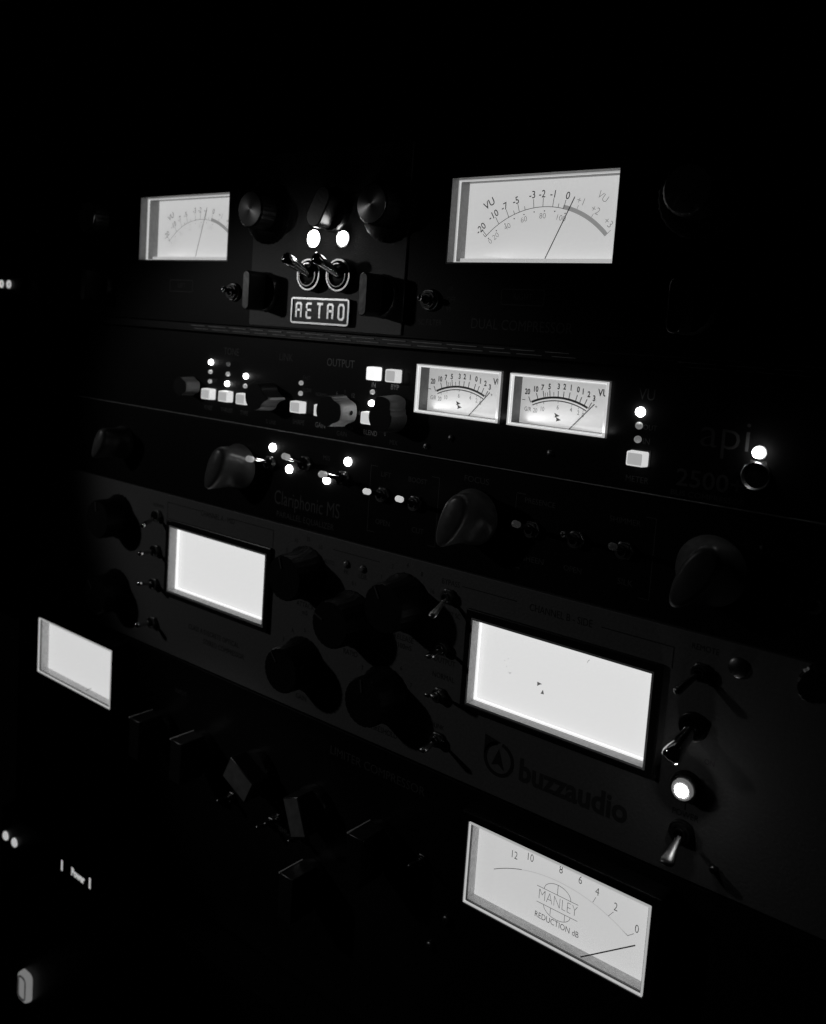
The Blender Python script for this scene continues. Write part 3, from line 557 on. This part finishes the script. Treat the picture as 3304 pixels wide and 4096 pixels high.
dialmarks(0, -109.5, ['5', '10', '25', '50', 'AUTO']); dialmarks(60.2, -109.2, ['1', '2', '4', '8', '16']); dialmarks(30.3, -124, ['2', '4', '6:1', '/', '10']); dialmarks(1, -153.5, ['3', 'A', '5', None, None]); dialmarks(52.5, -153, ['3', '4', '5', '6', '7'])
for pts in ([(16.2, -94.7), (44.7, -94.7)], [(89.5, -95.4), (116, -95.4)], [(153, -96.3), (181, -96.3), (181, -104)], [(-55, -93.4), (-24, -93.4), (-24, -104)], [(-80, -93.6), (-108, -93.6), (-108, -103)], [(190.7, -149.4), (190.7, -152.6)]): stroke(bm, pts, .35, .02)
obj('lettering', bm, 'dark_ink', u)
bm = B(); cx, cz = 113.6, -161.6   # drop-shaped emblem
stroke(bm, arc(cx, cz, 6.5, 100, 440, 40), 1.5, .02); prism(bm, [(cx - 7.2, cz + 8.6), (cx + .5, cz + 7.1), (cx - 2, cz + 5.6), (cx - 5.2, cz + 3.6), (cx - 7.2, cz)], .02, .07)
prism(bm, [(cx - .2, cz + 4.4), (cx + 2.9, cz - 4.0), (cx - .2, cz - 2.0), (cx - 3.3, cz - 3.2)], .02, .07); obj('emblem', bm, 'dark_ink', u)
bm = B(); text(bm, 'buzzaudio', 146.6, -162.6, 9.4, .02, sx=.90, bold=.03); obj('logo', bm, 'soft_ink', u)
bm = B()
for i in range(12): x = 104 + i * 3.7; box(bm, x, x + .5, -177.9, -177.5, .1, .5)
obj('edge_glint_dots', bm, 'chrome', u)  # chrome dots stand in for a row of glints along the foot
bm = B(); lathe(bm, 203.8, -97, [(3.4, .02), (3.4, .8), (2.6, 1.4)], 30); o = obj('jack_socket', bm, 'dark_metal', u, smooth=40)
bm = B(); lathe(bm, 229.5, -94.4, [(6, .02), (6, 3), (5, 3.6), (5, 9), (4.4, 9.6)], 48, 16, .06); obj('thumb_screw', bm, 'chrome', u, smooth=30)
for x, z in ((-233, -98), (-233, -168)): screw(u, x, z)
screw(u, 202.8, -169.2, 1.4)

# ================================================================== UNIT 5 : tube limiter compressor
u = thing('limiter_compressor', 'fifth unit: black limiter compressor with raised black meter boxes reading REDUCTION dB', 'limiter compressor', 0, -311.2)
bm = B(); box(bm, -241, 241, -310.8, -178.2, -3, 0); obj('front_panel', bm, 'black_satin', u, bevel=.3); chassis(u, -311.2, -177.8)
N1 = (-219.2, -141.9, -218.8, -185.3); N2 = (108.7, 185.3, -220.3, -187.2)
for mx in (N1, N2):
    o = meter(u, mx[0], mx[1], mx[2], mx[3], 10, 1.2, 7.0, 'dial_warm' if mx is N2 else 'dial_left', wall='rim', inner='liner_clear', rim='liner_dark', lipw=.5, t0=.5, name='reduction_meter')
    bm = B(); holed(bm, mx[0] - 4, mx[1] + 4.5, mx[2] - 4, mx[3] + 4.6, [(mx[0] - .82, mx[1] + .82, mx[2] - .82, mx[3] + .82)], .02, 10); obj('meter_box', bm, 'black_bezel', o, bevel=.6)
    dd = 3
    if mx is N1:
        bm = B(); stroke(bm, [(-168.6, -217.0), (-162.8, -213.6)], .3, dd + 5, .12); obj('needle', bm, 'print_mid', o); continue
    bm = B(); cx, cz, R = 146.45, -257.0, 59.02
    def q(x, z, r=R): a = math.atan2(z - cz, x - cx); return (cx + r * math.cos(a), cz + r * math.sin(a))
    a0 = math.degrees(math.atan2(-205.7 - cz, 117.4 - cx)); a1 = math.degrees(math.atan2(-200.2 - cz, 130 - cx))
    stroke(bm, arc(cx, cz, R, a0, a1, 20), .22, dd)
    for s, x, z in (('12', 126.1, -195.9), ('10', 133.3, -193.9), ('8', 147.0, -193.0), ('6', 155.3, -193.5), ('4', 162.5, -194.9), ('2', 170.2, -197.3), ('0', 179.0, -201.7)): text(bm, s, x, z, 3.3, dd, sx=.76, bold=-.010)
    stroke(bm, [(161.1, -199.6), (162.1, -197.2)], .15, dd); stroke(bm, [(167.7, -201.9), (169.5, -199.5)], .15, dd); stroke(bm, [(173.7, -204.7), (175.8, -205.7), (178.0, -203.9)], .15, dd)
    t = .16
    for pts in ([(137.4, -203.5), (155.4, -203.5)], [(137.8, -209.9), (155.6, -209.9)], arc(146.4, -203.5, 5.6, 0, 0, 1)): 
        if len(pts) == 2 and pts[0] != pts[1]: stroke(bm, pts, t, dd)
    stroke(bm, [(140.6 + 11.6 * (1 - math.cos(a)) / 2, -203.5 + 4.0 * math.sin(a)) for a in [PI * i / 20 for i in range(21)]], t, dd)
    stroke(bm, [(140.9 + 11.6 * (1 - math.cos(a)) / 2, -209.9 - 3.6 * math.sin(a)) for a in [PI * i / 20 for i in range(21)]], t, dd)
    for x in (146.4,): stroke(bm, [(x, -203.4), (x, -199.6)], t, dd)
    for x in (144.0, 150.2): stroke(bm, [(x, -210), (x, -212.6)], t, dd)
    text(bm, 'MANLEY', 146.8, -206.6, 4.6, dd, sx=.72, bold=-.028); text(bm, 'REDUCTION dB', 147.0, -215.2, 2.5, dd, sx=.80, bold=-.006)
    obj('scale_markings', bm, 'print_black', o)
    bm = B(); stroke(bm, arc(cx, cz, R, a1, 60, 20), .2, dd); obj('faint_scale_arc', bm, 'print_pale', o)
    bm = B(); stroke(bm, [(160.6, -219.2), (181.0, -204.4)], .42, dd + 5, .15); obj('needle', bm, 'print_black', o)
for x, z, a in ((-108, -218, 90), (-72, -218, 90), (52.5, -218, 90), (12.5, -254, 90)): bar_knob(u, x + 5, z - 3, 11, 22, 9, 20, a, skirt=5, m='plastic', front=None, square=True); bm = B(); box(bm, x + .3, x + .9, z + 7.7, z + 8.3, 5, 20.2); obj('pointer_or_glint_line', bm, 'pointer_glint_white', u)  # white corner bars are painted highlights of the knob edges
bar_knob(u, -24.5, -216.5, 11, 19, 13, 15, -25, skirt=5, square=True); bar_knob(u, 15.6, -220, 11, 18.5, 10.5, 15, -68, skirt=5, square=True)
bm = Words(); text(bm, 'LIMITER COMPRESSOR', 50, -189.4, 4.2, .02, sx=.98); text(bm, 'INPUT', -90, -196, 2.6, .02); text(bm, 'THRESHOLD', -7, -241, 2.6, .02); obj('lettering', bm, 'dim_ink', u)
for x, z in ((-8.5, -236), (8, -238), (-14, -240), (-44, -238), (80, -219)): toggle(u, x, z, 3, 2.5, (x + .5, z + 1.5, 11), .8, 1.2, m='dark_metal')
for x, z in ((94.9, -239.5), (87.5, -254.9), (233, -300), (-233, -190), (-233, -300)): screw(u, x, z, 2.2 if x < 220 and x > -220 else 3.2)

# ================================================================== UNIT 6 : bottom unit, standing proud of the rack
u = thing('power_conditioner', 'lowest unit: dark front with two oval lights and a glowing grey push button', 'power unit', 0, -478)
bm = B(); box(bm, -241, 241, -478, -312, -3, 20); obj('front_panel', bm, 'black_satin', u, bevel=.8)
for x, z in ((-234.2, -330.2), (-223.2, -330.2)):
    bm = B(); lathe(bm, x, z, [(2.9, 20.02), (2.9, 20.8), (2.2, 21.4), (.8, 21.7)], 28); obj('indicator_light', bm, 'legend', u, smooth=60)
bm = B(); text(bm, '1', -169, -322.4, 6.0, 20, sx=1.0, bold=.06); text(bm, 'Power', -152.0, -321.2, 4.6, 20, sx=.82, bold=.06); text(bm, '1', -139.6, -320.5, 6.0, 20, sx=1.0, bold=.06); obj('lit_legend', bm, 'legend', u)
bx, bz = -203.6, -417
bm = B(); prism(bm, rrect(bx - 6.2, bx + 6.2, bz - 9.5, bz + 9.5, 3.6), 20.02, 24, .94); o = obj('push_button', bm, 'legend_dim', u, bevel=.8)
bm = B(); stroke(bm, rrect(bx - 4, bx + 4, bz - 7.2, bz + 7.2, 2.6), .9, 24.02, .3, closed=True); obj('button_ring', bm, 'liner_dark', o)

# ================================================================== neighbouring rack unit on the left
u = thing('neighbouring_unit', 'dark unit in the next rack on the far left with two small ring lights', 'studio unit', -520, -200)
bm = B(); box(bm, -760, -268, -200, 200, -250, 0); obj('front_panel', bm, 'black_satin', u, bevel=.8)
for x in (-292.0, -282.4):
    bm = B(); lathe(bm, x, 20.6, [(2.2, .02), (2.2, .6)], 24); o = obj('ring_light', bm, 'led_dark', u)
    bm = B(); ring(bm, x, 20.6, 1.3, 2.6, .62, 1.2, 28); obj('light_ring', bm, 'legend', o)
print('verts', sum(len(o.data.vertices) for o in bpy.data.objects if o.type == 'MESH'))
